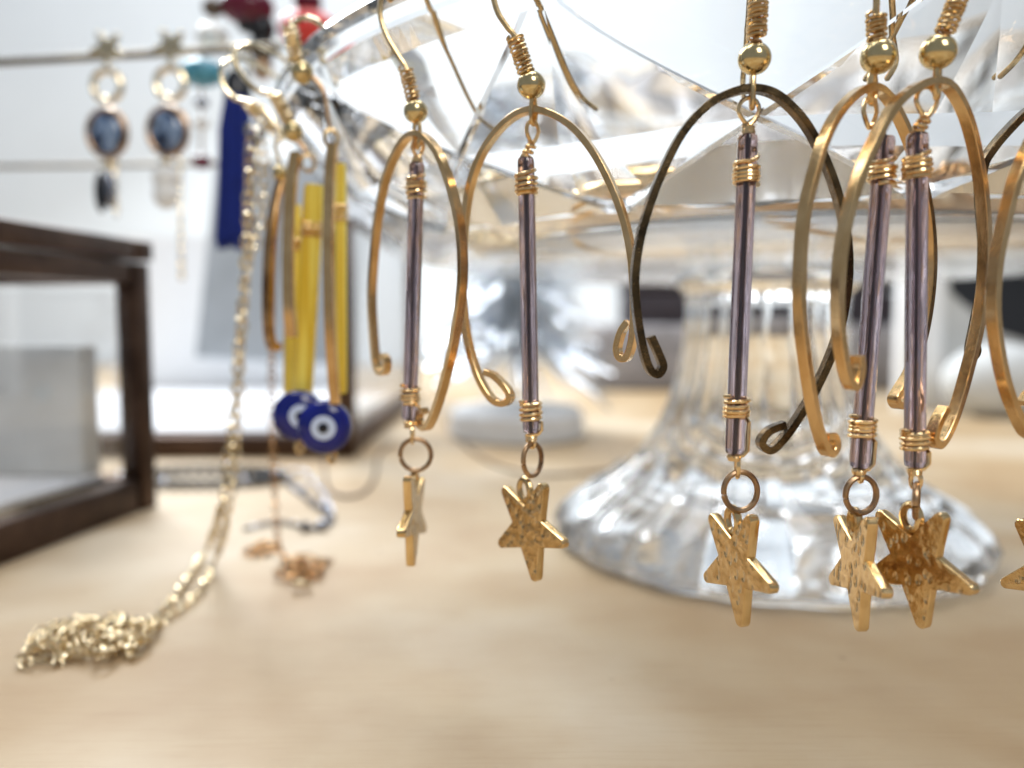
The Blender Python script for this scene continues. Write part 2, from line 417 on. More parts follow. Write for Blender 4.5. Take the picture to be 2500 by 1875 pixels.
def flute(a, j):
    if j < 5 or j > 19: return 1
    amp = 0.06 if j < 12 else (0.045 if j < 17 else 0.02)
    x = (a * 18 / (2 * math.pi)) % 1.0
    return 1 + amp * (abs(math.sin(math.pi * x)) ** 0.8 - 0.6)
mb.lathe(prof, DC + Vector((-0.22, -0.1, 0)), 320, flute); mb.build('pedestal', M['foot_crystal'], stand, DC, sharp=30)

# ------------------------------------------------------------------ earring makers
RIGHT = Vector((1, 0, 0))
def rim_frame(p):
    e = Vector((p.x - DC.x, p.y - DC.y, 0)).normalized(); return e
def over_rim(p, tail=True, side=0.0):
    """wire points from the outside of the rim over it and down inside, in the radial plane"""
    e = rim_frame(p); sd = Vector((-e.y, e.x, 0))
    def q(r, z, k=0.0): return Vector((DC.x, DC.y, 0)) + e * r + sd * k + Vector((0, 0, z))
    pts = [q(RIM + 0.16, RH - 0.35), q(RIM + 0.10, RH + 0.02), q(RIM - 0.10, RH + 0.20), q(RIM - 0.38, RH + 0.14), q(RIM - 0.60, RH - 0.12, side * .2)]
    if tail: pts += [q(RIM - 0.95, RH - 0.65, side * .5), q(RIM - 1.22, RH - 1.15, side * .8), q(RIM - 1.42, RH - 1.36, side), q(RIM - 1.85, RH - 1.36, side)]
    return pts
def hook(root, org, D, bead, br, coil, cr_, turns, wire_px, side=0.0, mat='gold', wr=0.033, beadmat='bead'):
    """bead: px centre, br px radius, coil: (top px, bottom px), cr_: px radius"""
    k = D / F
    B = P(*bead, D); mbb = MB(); mbb.ball(B, br * k, 28, 18, (1, 1, 0.97)); bo = mbb.build('bead', M[beadmat], root, org)
    c0 = P(*coil[0], D); c1 = P(*coil[1], D)
    m1 = MB(); m1.tube(helix(c0, c1, (cr_ * k) - 0.017, turns, 16), 0.0162, 8); m1.build('coil', M['gold'], root, org)
    m2 = MB(); m2.ring(B + (c1 - B).normalized() * br * k * 0.97, 0.045, 0.045, 0.012, pitch=R_(90)); m2.build('collar', M['antique'], bo, org)
    pts = [B, c1 * 0.6 + c0 * 0.4, c0] + [P(x, y, D) for x, y in wire_px]
    pts += [p for p in over_rim(pts[-1], True, side)]
    m3 = MB(); m3.tube(cr(pts, 8), wr, 8); m3.build('ear_wire', M[mat], root, org)
    return B
def star_mesh(mb, c, yaw, roll, R=0.61, r=0.272, th=0.052, tilt=0.0):
    m = Matrix.Rotation(yaw, 3, 'Z') @ Matrix.Rotation(tilt, 3, 'X') @ Matrix.Rotation(roll, 3, 'Y'); c = Vector(c)
    # outline with rounded tips
    out = []
    for k in range(5):
        a = -math.pi / 2 + k * 2 * math.pi / 5
        for s_ in (-0.55, -0.45, -0.30, -0.1, 0.1, 0.30, 0.45, 0.55):
            # rounded tip arc of radius tr
            tr = 0.056; cx = R - tr; aa = s_ * 2 * R_(72)
            out.append((cx * math.cos(a) + tr * math.cos(a + aa), cx * math.sin(a) + tr * math.sin(a + aa)))
        b_ = a + math.pi / 5
        out.append((r * math.cos(b_), r * math.sin(b_)))
    n = len(out)
    def loop(sc_, y):
        res = []
        for (x, z) in out:
            l = math.hypot(x, z); q = (l - sc_) / l
            res.append((x * q, y, z * q))
        return res
    L = [loop(0.014, -th), loop(0, -th + 0.014), loop(0, th - 0.014), loop(0.014, th)]
    vs = [p for l in L for p in l]; fs = []
    for i in range(3):
        for k in range(n):
            j = (k + 1) % n; fs.append((i * n + k, i * n + j, (i + 1) * n + j, (i + 1) * n + k))
    vs.append((0, -th - 0.006, 0)); vs.append((0, th + 0.006, 0)); cf = len(vs) - 2
    for k in range(n):
        j = (k + 1) % n; fs.append((cf, j, k)); fs.append((cf + 1, 3 * n + k, 3 * n + j))
    mb.add([c + m @ Vector(p) for p in vs], fs)
    return m
NGRP = 'mauve tube and star earrings hooked over the glass rim'
def star_earring(D, bead, br, coil, ccr, turns, wire_px, link, hoop, al, tube, loop, star, beta, roll, ring, label, side=0.0, band='gold_band', lw=0.0, ringyaw=0.0, neck=1.0, tr=0.093, jr=(0.105, 0.125)):
    k = D / F
    org = P(*bead, D)
    root = thing('star_earring', org, label, 'earring', NGRP)
    hook(root, org, D, bead, br, coil, ccr, turns, wire_px, side)
    top = P(*hoop[0], D)
    # connecting link between ear wire and hoop: link=(px centre, half height px, yaw)
    m1 = MB(); (lx, ly), lh, lyaw, lwid = link
    m1.ring(P(lx, ly, D), lwid, lh * k, 0.028, yaw=lyaw); m1.build('link', M['gold'], root, org)
    # flat hoop
    a_ = R_(al); O = P(*hoop[1][0], D); N3 = Vector((math.sin(a_), -math.cos(a_), 0))
    pts = [PL(x, y, O, a_) for x, y in hoop[1][1]]
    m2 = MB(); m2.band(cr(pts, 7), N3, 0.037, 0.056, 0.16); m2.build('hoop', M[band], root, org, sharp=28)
    # glass tube
    A = P(*tube[0], D); B = P(*tube[1], D); ax = (B - A).normalized()
    e1 = ax.orthogonal().normalized(); e2 = ax.cross(e1)
    m3 = MB(); n = 40; ri = 0.026; prof = []
    vs = []; fs = []
    for ii, (p, rr) in enumerate([(A + ax * 0.012, tr * 0.94), (A, tr * 0.86), (A, ri), (B, ri), (B, tr * 0.86), (B - ax * 0.012, tr * 0.94), (B - ax * 0.05, tr), (A + ax * 0.05, tr)]):
        for q in range(n):
            an = 2 * math.pi * q / n
            fl = 1.0 if abs(rr - ri) < 1e-6 else (1 + 0.030 * math.cos(an * 10))
            vs.append(p + (e1 * math.cos(an) + e2 * math.sin(an)) * rr * fl)
    for i in range(8):
        j = (i + 1) % 8
        for q in range(n):
            l = (q + 1) % n; fs.append((i * n + q, i * n + l, j * n + l, j * n + q))
    m3.add(vs, fs); m3.build('glass_tube', M['mauve'], root, org, sharp=40)
    m4 = MB(); m4.tube([A - ax * 0.02, A + ax * 0.5, B - ax * 0.5, B + ax * 0.02], 0.021, 12); m4.build('tube_lining', M['core'], root, org)
    # top wire: teardrop loop, neck wraps, spiral over the end, wraps round the tube
    (tx, ty), hh, hw, tyaw = loop
    lc = P(tx, ty, D); lb = lc - Vector((0, 0, hh * k))
    wpts = []
    ud = Vector((math.cos(tyaw), math.sin(tyaw), 0))
    for i in range(17):
        t_ = i / 16; an = -math.pi / 2 + 0.15 + (2 * math.pi - 0.3) * t_
        wd = hw * k * math.cos(an); z = hh * k * math.sin(an); pinch = 1.0 if z > 0 else max(0.25, 1 + z / (hh * k) * 0.55)
        wpts.append(lc + ud * wd * pinch + Vector((0, 0, z)))
    ntop = lb; nbot = A - ax * 0.015
    wpts += helix(ntop, nbot, 0.040, 3, 10, r1=0.048)
    L = (B - A).length
    w0 = A + ax * tube[2][0]; w1 = A + ax * tube[2][1]
    wpts += helix(nbot + ax * 0.02, w0, 0.06, 0.9, 14, r1=tr + 0.022)[2:]
    wpts += helix(w0, w1, tr + 0.021, tube[2][2] + random.uniform(-.4, .6), 22, ph=0.9 * 2 * math.pi)
    m5 = MB(); m5.tube(wpts, 0.0225, 7); m5.build('top_wire', M['wire'], root, org)
    # bottom wire
    w2 = B - ax * tube[3][0]; w3 = B - ax * tube[3][1]; nk = B + ax * 0.03; nl = B + ax * (0.03 + 0.07 * neck)
    wp = helix(w2, w3, tr + 0.021, tube[3][2], 22)
    e = Vector((1, -0.25, 0)).normalized()
    wp += [w3 + e * (tr + 0.03) + ax * 0.03, B + e * (tr + 0.028) - ax * 0.03, B + e * (tr - 0.01) + ax * 0.02]
    wp += helix(nk, nl, 0.055, 2.2, 12, r1=0.045)
    RC = P(*ring[0], D); rtop = RC + Vector((0, 0, jr[1]))
    loopc = (nl + rtop) * 0.5 - Vector((0, 0, 0.015)); hl = max(0.05, (nl - rtop).length * 0.5 + 0.03)
    ly = ringyaw + R_(80)
    for i in range(13):
        an = math.pi / 2 - 2 * math.pi * i / 12
        wp.append(loopc + Vector((math.cos(ly), math.sin(ly), 0)) * 0.045 * math.cos(an) + Vector((0, 0, hl * math.sin(an))))
    m6 = MB(); m6.tube(wp, 0.0225, 7); m6.build('bottom_wire', M['wire'], root, org)
    m7 = MB(); m7.ring(RC, jr[0] * 1.0, jr[1], 0.030, yaw=ringyaw, gap=0.06, seg=34, roll=R_(170)); m7.build('jump_ring', M['antique'], root, org)
    # star charm with its bail
    sy = -R_(beta); SC = P(*star, D)
    m8 = MB(); mt = star_mesh(m8, SC, sy, R_(roll)); so = m8.build('star_charm', M['hammer'], root, org, sharp=25); so.data.materials.append(M['edge']); sn = (mt @ Vector((0, 1, 0)))
    for pl_ in so.data.polygons:
        if abs(pl_.normal.dot(sn)) < 0.8: pl_.material_index = 1
    m9 = MB(); bc = SC + mt @ Vector((0.0, 0, 0.44)); 
    bp = [bc + mt @ Vector((0.092 * math.cos(q * math.pi / 9), 0, 0.125 * math.sin(q * math.pi / 9))) for q in range(18)]
    m9.tube(bp, 0.036, 8, closed=True, flat=1.2); m9.build('bail', M['gold'], so, org)
    return root

E = star_earring
E(9.85, (1015, 272), 29, ((990, 165), (1010, 246)), 19, 7.5, [(975, 140), (948, 95), (932, 55), (928, 20), (936, -25)], ((1018, 325), 34, R_(-40), 0.05),
  ((1015, 328), ((1015, 328), [(935, 868), (944, 880), (942, 905), (928, 908), (918, 880), (911, 800), (908, 720), (913, 630), (922, 540), (940, 445), (962, 385), (988, 342), (1015, 326), (1042, 338), (1072, 378), (1100, 452), (1120, 535), (1129, 620), (1127, 710), (1112, 815), (1090, 915), (1066, 995), (1044, 1042), (1026, 1036), (1022, 1014), (1038, 1002)])), -50,
  ((1018, 398), (1000, 1024), (0.18, 0.42, 4.2), (0.42, 0.20, 4.0)), ((1020, 362), 22, 14, R_(20)), (1008, 1262), 97, -12, ((1015, 1110),),
  'gold star earring with mauve glass tube, leftmost of the row, star edge on', side=0.1, ringyaw=R_(5), jr=(0.19, 0.20))
E(9.05, (1297, 208), 34, ((1256, 88), (1285, 178)), 22, 9, [(1240, 68), (1218, 35), (1206, 0), (1200, -45)], ((1302, 270), 32, R_(60), 0.05),
  ((1305, 270), ((1305, 270), [(1185, 908), (1208, 918), (1235, 945), (1246, 970), (1230, 985), (1200, 972), (1167, 915), (1140, 820), (1129, 720), (1129, 620), (1137, 520), (1152, 440), (1180, 370), (1220, 315), (1262, 280), (1305, 269), (1350, 280), (1400, 312), (1450, 372), (1492, 450), (1522, 530), (1540, 610), (1548, 690), (1550, 770), (1545, 830), (1532, 872), (1514, 872), (1508, 848), (1518, 810), (1534, 786)])), -30,
  ((1284, 386), (1297, 1055), (0.19, 0.40, 4.4), (0.36, 0.14, 4.4)), ((1300, 322), 27, 17, R_(30)), (1294, 1289), 50, -12, ((1300, 1122),),
  'gold star earring with mauve glass tube, in front of the silver tinsel tree', side=0.35, ringyaw=R_(50), jr=(0.165, 0.19))
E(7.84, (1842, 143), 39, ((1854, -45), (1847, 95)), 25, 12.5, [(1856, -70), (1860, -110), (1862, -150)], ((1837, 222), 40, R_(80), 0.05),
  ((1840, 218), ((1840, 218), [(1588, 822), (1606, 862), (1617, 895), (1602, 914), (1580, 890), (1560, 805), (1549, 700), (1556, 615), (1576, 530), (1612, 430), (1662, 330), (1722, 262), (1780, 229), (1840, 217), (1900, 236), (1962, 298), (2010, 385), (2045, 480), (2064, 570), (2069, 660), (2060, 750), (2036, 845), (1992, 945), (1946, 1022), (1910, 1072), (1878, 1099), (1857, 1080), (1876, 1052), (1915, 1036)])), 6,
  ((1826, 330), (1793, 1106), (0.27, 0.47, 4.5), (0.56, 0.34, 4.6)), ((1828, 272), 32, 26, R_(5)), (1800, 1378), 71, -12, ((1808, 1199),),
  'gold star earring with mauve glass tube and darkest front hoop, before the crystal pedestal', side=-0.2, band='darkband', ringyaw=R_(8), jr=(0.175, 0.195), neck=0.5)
E(7.70, (2145, 138), 42, ((2139, 32), (2141, 102)), 25, 6, [(2140, 5), (2141, -40), (2146, -90), (2150, -130)], ((2130, 215), 36, R_(45), 0.07),
  ((2130, 215), ((2130, 215), [(2012, 1066), (2030, 1066), (2036, 1088), (2024, 1106), (2008, 1085), (1985, 1000), (1966, 885), (1953, 765), (1953, 645), (1963, 525), (1986, 425), (2012, 340), (2046, 275), (2088, 230), (2130, 214), (2165, 236), (2196, 288), (2222, 350), (2246, 430), (2264, 520), (2272, 620), (2267, 720), (2250, 820), (2222, 905), (2194, 952), (2182, 975), (2194, 990), (2212, 968), (2226, 930)])), 32,
  ((2160, 334), (2098, 1140), (0.24, 0.44, 4.4), (0.50, 0.28, 4.6)), ((2124, 275), 36, 20, R_(20)), (2094, 1386), 88, -12, ((2102, 1208),),
  'gold star earring with leaning mauve glass tube, half behind the widest star at right', side=0.4, ringyaw=R_(10), jr=(0.165, 0.18), neck=0.5)
E(7.50, (2290, 127), 42, ((2362, -60), (2306, 80)), 25, 11.5, [(2372, -85), (2385, -130), (2390, -180)], ((2288, 198), 40, R_(50), 0.06),
  ((2285, 200), ((2285, 200), [(2094, 868), (2096, 900), (2088, 938), (2074, 938), (2058, 885), (2046, 785), (2046, 680), (2061, 560), (2091, 450), (2131, 350), (2180, 262), (2234, 214), (2285, 199), (2322, 218), (2356, 280), (2381, 370), (2398, 480), (2405, 590), (2401, 700), (2386, 800), (2362, 900), (2336, 990), (2310, 1056), (2288, 1086), (2276, 1066), (2290, 1022), (2306, 996)])), 27,
  ((2240, 326), (2233, 1138), (0.22, 0.40, 4.2), (0.35, 0.16, 4.6)), ((2262, 250), 36, 30, R_(15)), (2238, 1376), 64, -10, ((2237, 1222),),
  'gold star earring with mauve glass tube, its broad star nearest the camera at right', side=-0.5, ringyaw=R_(60), jr=(0.14, 0.16), neck=0.6)
E(7.62, (2672, 118), 41, ((2700, -60), (2680, 75)), 25, 13, [(2704, -90), (2712, -130), (2716, -180)], ((2668, 196), 40, R_(40), 0.06),
  ((2660, 198), ((2660, 198), [(2500, 985), (2520, 960), (2545, 1000), (2540, 1062), (2510, 1060), (2488, 1030), (2455, 945), (2434, 845), (2425, 745), (2432, 640), (2452, 540), (2478, 440), (2515, 350), (2560, 270), (2610, 220), (2660, 198), (2700, 220), (2740, 290), (2770, 400), (2785, 520), (2790, 640), (2780, 760), (2755, 880), (2715, 990), (2690, 1030), (2670, 1010), (2690, 960)])), 24,
  ((2630, 326), (2600, 1138), (0.22, 0.42, 4.2), (0.35, 0.16, 4.6)), ((2645, 250), 36, 30, R_(15)), (2592, 1398), 60, -8, ((2604, 1222),),
  'gold star earring cut off by the right edge, only its hoop and star tip showing', side=-0.3, ringyaw=R_(40))
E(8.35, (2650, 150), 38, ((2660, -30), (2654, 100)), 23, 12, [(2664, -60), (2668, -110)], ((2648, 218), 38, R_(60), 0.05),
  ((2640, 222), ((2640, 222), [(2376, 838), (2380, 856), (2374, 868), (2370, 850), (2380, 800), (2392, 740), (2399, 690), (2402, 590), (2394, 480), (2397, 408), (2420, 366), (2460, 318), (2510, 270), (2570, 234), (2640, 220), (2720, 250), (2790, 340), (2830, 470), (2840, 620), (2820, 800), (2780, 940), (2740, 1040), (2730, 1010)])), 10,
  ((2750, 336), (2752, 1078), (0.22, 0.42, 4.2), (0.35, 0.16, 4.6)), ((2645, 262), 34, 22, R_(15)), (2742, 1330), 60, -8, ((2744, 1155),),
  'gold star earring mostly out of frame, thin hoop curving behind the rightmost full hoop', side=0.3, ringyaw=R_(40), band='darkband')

# ------------------------------------------------------------------ blue-eye and yellow tube earrings at the left of the rim
def eye(root, org, c, r, yaw, th=0.13, mats=('cobalt', 'eyewhite', 'eyeblack'), off=(0, 0), small=None):
    rot = Matrix.Rotation(yaw, 3, 'Z') @ Matrix.Rotation(R_(90), 3, 'X')
    def disc(mb, cc, rr, t0, t1, dome):
        vs = []; fs = []; n = 36
        ringsz = [(0.0, t0), (rr * 0.8, t0), (rr, t0 + dome), (rr, t1 - dome), (rr * 0.8, t1), (0.0, t1)]
        for j, (q, z) in enumerate(ringsz):
            for i in range(n):
                a = 2 * math.pi * i / n; vs.append(cc + rot @ Vector((max(q, 1e-3) * math.cos(a), max(q, 1e-3) * math.sin(a), z)))
        for j in range(5):
            for i in range(n):
                k = (i + 1) % n; fs.append((j * n + i, j * n + k, (j + 1) * n + k, (j + 1) * n + i))
        fs.append(tuple(range(n))[::-1]); fs.append(tuple(5 * n + i for i in range(n)))
        mb.add(vs, fs)
    k = MB(); disc(k, c, r, -th, th, th * 0.55); d = k.build('eye_disc', M[mats[0]], root, org, sharp=50)
    oc = c + rot @ Vector((off[0], off[1], 0))
    k = MB(); disc(k, oc, r * 0.46, th * 0.9, th + 0.015, 0.006); k.build('eye_ring', M[mats[1]], d, org)
    k = MB(); disc(k, oc, r * 0.19, th, th + 0.03, 0.006); k.build('pupil', M[mats[2]], d, org)
    return d
def eye_earring(D, name_label, beadpx, br, coil, ccr, turns, hookpx, dangle, linkc, bandpx, al, tubes, eyec, eyer, yaw, drop, off=(0, 0), bandw=0.10):
    k = D / F; org = P(*beadpx, D)
    root = thing('eye_earring', org, name_label, 'earring', 'yellow tube and blue eye earrings at the left of the rim')
    B = P(*beadpx, D)
    b_ = MB(); b_.ball(B, br * k, 24, 16); b_.build('bead', M['bead'], root, org)
    c = MB(); c.tube(helix(P(*coil[0], D), P(*coil[1], D), ccr * k, turns, 12), 0.022, 6); c.build('coil', M['pale'], root, org)
    pts = [B, P(*coil[1], D), P(*coil[0], D)] + [P(x, y, D + dd) for x, y, dd in hookpx]
    h = MB(); h.tube(cr(pts, 8), 0.042, 8); h.build('ear_wire', M['pale'], root, org)
    g = MB(); g.tube(cr([B] + [P(x, y, D) for x, y in dangle], 8), 0.035, 8); g.build('drop_wire', M['antique'], root, org)
    l = MB(); l.ring(P(*linkc, D), 0.10, 0.12, 0.03, yaw=R_(20)); l.build('link', M['gold'], root, org)
    a_ = R_(al); O = P(*bandpx[0], D); N3 = Vector((math.sin(a_), -math.cos(a_), 0))
    ctr = [PL(x, y, O, a_) for x, y in bandpx]
    hb = MB(); hb.band(cr(ctr, 6), N3, 0.045, bandw); hb.build('hoop', M['gold_band'], root, org, sharp=28)
    for (tx0, ty0, tx1, ty1, tr, dd) in tubes:
        t_ = MB(); A = P(tx0, ty0, D + dd); Bq = P(tx1, ty1, D + dd)
        t_.tube([A, A + (Bq - A) * .02, A + (Bq - A) * .5, A + (Bq - A) * .98, Bq], [tr * .9, tr, tr, tr, tr * .9], 20); to = t_.build('glass_tube', M['yellow'], root, org, sharp=50)
        w_ = MB(); w_.tube(helix(A + (Bq - A) * 0.17, A + (Bq - A) * 0.24, tr + 0.02, 4, 16), 0.02, 6); w_.build('wire_wrap', M['wire'], to, org)
    eye(root, org, P(*eyec, D), eyer * k, yaw, off=off)
    q = MB(); q.ring(P(*drop, D), 0.06, 0.10, 0.028, yaw=R_(40)); q.build('end_loop', M['gold'], root, org)
    return root
eye_earring(11.7, 'yellow tube earring with round blue eye charm, front one of the pair at left', (738, 177), 27, ((710, 66), (724, 150)), 16, 8,
  [(716, 58, 0), (740, 44, .05), (765, 48, .15), (790, 68, .3), (812, 110, .9), (850, 160, 1.4), (880, 190, 1.6)], [(768, 192), (790, 225), (798, 268), (804, 312)], (808, 338),
  [(812, 352), (806, 420), (803, 520), (802, 640), (806, 800), (812, 900), (818, 985)], 78, [(832, 400, 834, 960, 0.085, 0.35)], (793, 1042), 66, R_(4), (810, 1114), bandw=0.075)
eye_earring(12.4, 'yellow tube earring with blue eye charm, back one overlapped by its pair at left', (715, 321), 25, ((672, 232), (706, 298)), 15, 8,
  [(655, 228, 0), (625, 218, 0), (588, 178, .05), (574, 140, .1), (590, 114, .2), (625, 108, .5), (660, 125, .9), (690, 142, 1.3), (730, 180, 2.0)], [(728, 345), (742, 362), (748, 382)], (752, 398),
  [(722, 372), (712, 440), (706, 540), (704, 660), (706, 760), (712, 822)], 80, [(768, 452, 738, 968, 0.16, 0.25), (716, 500, 712, 960, 0.13, 0.5)], (730, 1014), 62, R_(8), (732, 1090), off=(0.04, 0), bandw=0.085)
# third one, copper toned, seen behind
D3 = 13.2; org = P(640, 330, D3)
root = thing('hoop_earring', org, 'rose gold open hoop earring hanging behind the yellow tubes, left end of the rim', 'earring')
h = MB(); h.tube(cr([P(x, y, D3 + dd) for x, y, dd in [(690, 340, 0), (672, 300, 0), (640, 262, 0), (605, 250, 0), (570, 238, 0), (545, 205, 0), (542, 165, .1), (565, 145, .3), (600, 146, .6), (640, 165, 1.1), (680, 190, 1.8)]], 8), 0.042, 8)
h.build('ear_wire', M['pale'], root, org)
h = MB(); h.tube(helix(P(606, 250, D3), P(690, 335, D3), 0.10, 10, 12), 0.022, 6); h.build('coil', M['pale'], root, org)
h = MB(); h.ball(P(684, 424, D3), 0.13, 20, 14); h.build('bead', M['bead'], root, org)
h = MB(); h.tube(cr([P(x, y, D3) for x, y in [(690, 338), (672, 352), (678, 380), (688, 420)]], 8), 0.035, 8); h.build('drop_wire', M['pale'], root, org)
al = R_(60); O = P(690, 440, D3); N3 = Vector((math.sin(al), -math.cos(al), 0))
h = MB(); h.band(cr([PL(x, y, O, al) for x, y in [(690, 432), (676, 480), (662, 560), (655, 660), (654, 760), (660, 832), (672, 850), (676, 838)]], 7), N3, 0.05, 0.09); h.build('hoop', M['rose'], root, org, sharp=28)

# ------------------------------------------------------------------ chains
def chain(mb, path, L=0.23, W=0.165, r=0.020, jit=0.5, seg=10, n=5):
    pts = [Vector(p) for p in path]
    d = [0.0]
    for i in range(1, len(pts)): d.append(d[-1] + (pts[i] - pts[i - 1]).length)
    tot = d[-1]; step = L * 0.80; m_ = int(tot / step); j = 0
    for q in range(m_):
        s0 = q * step
        while j < len(d) - 2 and d[j + 1] < s0: j += 1
        t_ = (s0 - d[j]) / max(1e-6, d[j + 1] - d[j]); p = pts[j].lerp(pts[j + 1], t_)
        tan = (pts[j + 1] - pts[j]).normalized()
        e1 = tan.orthogonal().normalized(); e2 = tan.cross(e1)
        a = (q % 2) * math.pi / 2 + random.uniform(-jit, jit)
        u = e1 * math.cos(a) + e2 * math.sin(a)
        ring_ = []
        for i in range(seg):
            b_ = 2 * math.pi * i / seg
            ring_.append(p + tan * (L / 2) * math.cos(b_) + u * (W / 2) * math.sin(b_))
        mb.tube(ring_, r, n, closed=True)
def pile(c, rx, ry, h, turns, seed):
    rnd = random.Random(seed); pts = []
    f1, f2 = rnd.uniform(1.3, 1.9), rnd.uniform(2.1, 2.9); p1, p2 = rnd.uniform(0, 6), rnd.uniform(0, 6)
    n = turns * 40
    for i in range(n):
        t_ = 2 * math.pi * i / 40
        rr = 0.55 + 0.42 * math.sin(t_ * 0.31 + p1)
        x = math.cos(t_ * f1 / 1.6 + p2) * rr + 0.16 * math.sin(t_ * 2.7 + p2)
        y = math.sin(t_ * f2 / 2.2 + p1) * rr + 0.16 * math.cos(t_ * 3.3 + p1)
        l_ = math.hypot(x, y) + 1e-6; q_ = math.tanh(l_ * 1.1) / l_; x *= q_; y *= q_; y += 0.12 * math.sin(t_ * 1.9)
        z = 0.045 + h * (0.5 + 0.5 * math.sin(t_ * 0.83 + p2)) * max(0.15, 1 - (x * x + y * y) * 0.9)
        pts.append(Vector((c.x + x * rx, c.y + y * ry, z)))
    return pts
org = TB(215, 1580)
neck = thing('necklace', org, 'pale gold chain necklace hanging from the rim and heaped at front left of the table', 'necklace')
pc = TB(205, 1575); pc2 = TB(155, 1590); pc3 = TB(290, 1575)
a1 = [P(612, 325, 14.0), P(606, 450, 14.0), P(598, 620, 14.0), P(586, 800, 13.9), P(572, 980, 13.8), P(556, 1110, 13.7), P(542, 1230, 13.5), TB(505, 1340, 0.25), TB(450, 1430, .12), TB(390, 1500, .08), TB(330, 1545, .1), pc]
a2 = [P(628, 330, 14.1), P(618, 470, 14.1), P(604, 640, 14.1), P(590, 830, 14.0), P(582, 1000, 13.9), P(572, 1130, 13.8), P(556, 1260, 13.6), TB(525, 1370, 0.22), TB(490, 1440, .1), TB(440, 1490, .06), TB(385, 1530, .06), TB(330, 1570, .2), pc]
mb = MB(); chain(mb, cr(a1, 12)); chain(mb, cr(a2, 12))
chain(mb, cr([P(640, 335, 14.2), P(646, 420, 14.2), P(640, 520, 14.2), P(622, 600, 14.15), P(606, 660, 14.1)], 12))
chain(mb, pile(pc2, 0.56, 0.75, 0.28, 9, 3), 0.21, 0.15, 0.0115); chain(mb, pile(pc3, 0.70, 0.85, 0.36, 10, 11), 0.21, 0.15, 0.0115); chain(mb, pile(pc, 0.9, 0.75, 0.34, 9, 21), 0.21, 0.15, 0.0115)
mb.build('chain', M['pale'], neck, org, kind='stuff')
mb = MB(); mb.ring(TB(255, 1590, .20), 0.13, 0.13, 0.03, pitch=R_(70)); mb.ring(TB(195, 1545, .20), 0.16, 0.10, 0.03, pitch=R_(75)); mb.build('clasp_ring', M['pale'], neck, org)
mb = MB(); mb.ring(P(622, 318, 14.0), 0.16, 0.14, 0.03, yaw=R_(30)); mb.build('end_ring', M['silver'], neck, org)
org = TB(690, 1400)
neck2 = thing('necklace', org, 'thin rose gold chain necklace hanging straight down to a small heap behind', 'necklace')
q1 = TB(640, 1350); q2 = TB(740, 1400)
mb = MB(); chain(mb, cr([P(664, 852, 15.3), P(663, 960, 15.4), P(666, 1100, 15.5), P(672, 1220, 15.6), P(678, 1320, 15.7), TB(690, 1352, .08), TB(720, 1380, .1)], 14), 0.18, 0.13, 0.017)
chain(mb, pile(q1, 0.38, 0.5, 0.14, 3, 5), 0.22, 0.16, 0.013); chain(mb, pile(q2, 0.58, 0.9, 0.22, 5, 9), 0.22, 0.16, 0.013)
mb.build('chain', M['rose'], neck2, org, kind='stuff')
mb = MB(); mb.ring(TB(735, 1425, .14), 0.16, 0.10, 0.04, pitch=R_(60), roll=R_(30)); mb.build('clasp_ring', M['pale'], neck2, org)
mb = MB(); mb.tube(cr([P(690, 440, 15.2), P(676, 640, 15.25), P(664, 850, 15.3)], 8), 0.02, 6); mb.build('hanging_thread', M['rose'], neck2, org)
org = TB(800, 1260)
neck3 = thing('necklace', org, 'fine silver chain necklace with small blue grey beads lying behind the rose gold heap', 'necklace')
mb = MB(); chain(mb, cr([TB(x, y, .06) for x, y in [(600, 1290), (680, 1275), (780, 1290), (800, 1262), (760, 1225), (700, 1180), (690, 1160), (740, 1150), (790, 1210), (812, 1260), (790, 1285), (720, 1290)]], 14), 0.14, 0.1, 0.022)
mb.build('chain', M['silver'], neck3, org, kind='stuff')
for i, (x, y) in enumerate([(690, 1160), (715, 1175), (740, 1195), (765, 1225), (790, 1240), (805, 1262), (785, 1282), (745, 1285)]):
    mb = MB(); mb.ball(TB(x, y, .12), 0.13, 14, 10); mb.build('bead', M['riser'] if i % 2 else M['silver'], neck3, org)
org = TB(500, 1185)
br = thing('bracelet', org, 'dark stone bead bracelet lying on the table behind the pale gold chain', 'bracelet')
NB = 44
for i in range(NB):
    a = 2 * math.pi * i / NB; c = Vector((org.x - 0.3 + 2.45 * math.cos(a), org.y + 0.55 + 1.15 * math.sin(a), 0.17))
    mb = MB(); mb.ball(c, 0.165, 14, 10); mb.build('bead', M['silver'] if i % 7 == 3 else M['black'], br, org)
org = TB(1500, 1140)
cd = thing('cord_necklace', org, 'thin brown cord loop with one dark bead lying left of the crystal foot', 'necklace')
mb = MB(); mb.tube(cr([TB(x, y, .05) for x, y in [(1760, 1090), (1640, 1120), (1530, 1140), (1420, 1155), (1310, 1158), (1210, 1135), (1140, 1090), (1095, 1040), (1080, 1000), (1120, 975)]], 10), 0.045, 6); mb.build('cord', M['cord'], cd, org)
mb = MB(); mb.ball(TB(1530, 1140, .24), 0.26, 18, 12, (1.7, 1, 0.9)); mb.build('bead', M['black'], cd, org)
org = TB(880, 1200)
cd2 = MB(); cd2.tube(cr([TB(x, y, .05) for x, y in [(790, 1120), (800, 1190), (840, 1212), (890, 1200), (915, 1160), (925, 1110), (960, 1080)]], 10), 0.05, 6)
tag(cd2.build('cord', M['cord'], None, org), 'loose brown cord curling out from under the open display case', 'cord')
mb = MB(); mb.ball(TB(2062, 990, .35), 0.38, 20, 14, (0.8, 0.8, 1)); tag(mb.build('loose_bead', M['turq'], None, TB(2062, 990)), 'small turquoise bead on the table behind the crystal pedestal', 'bead')

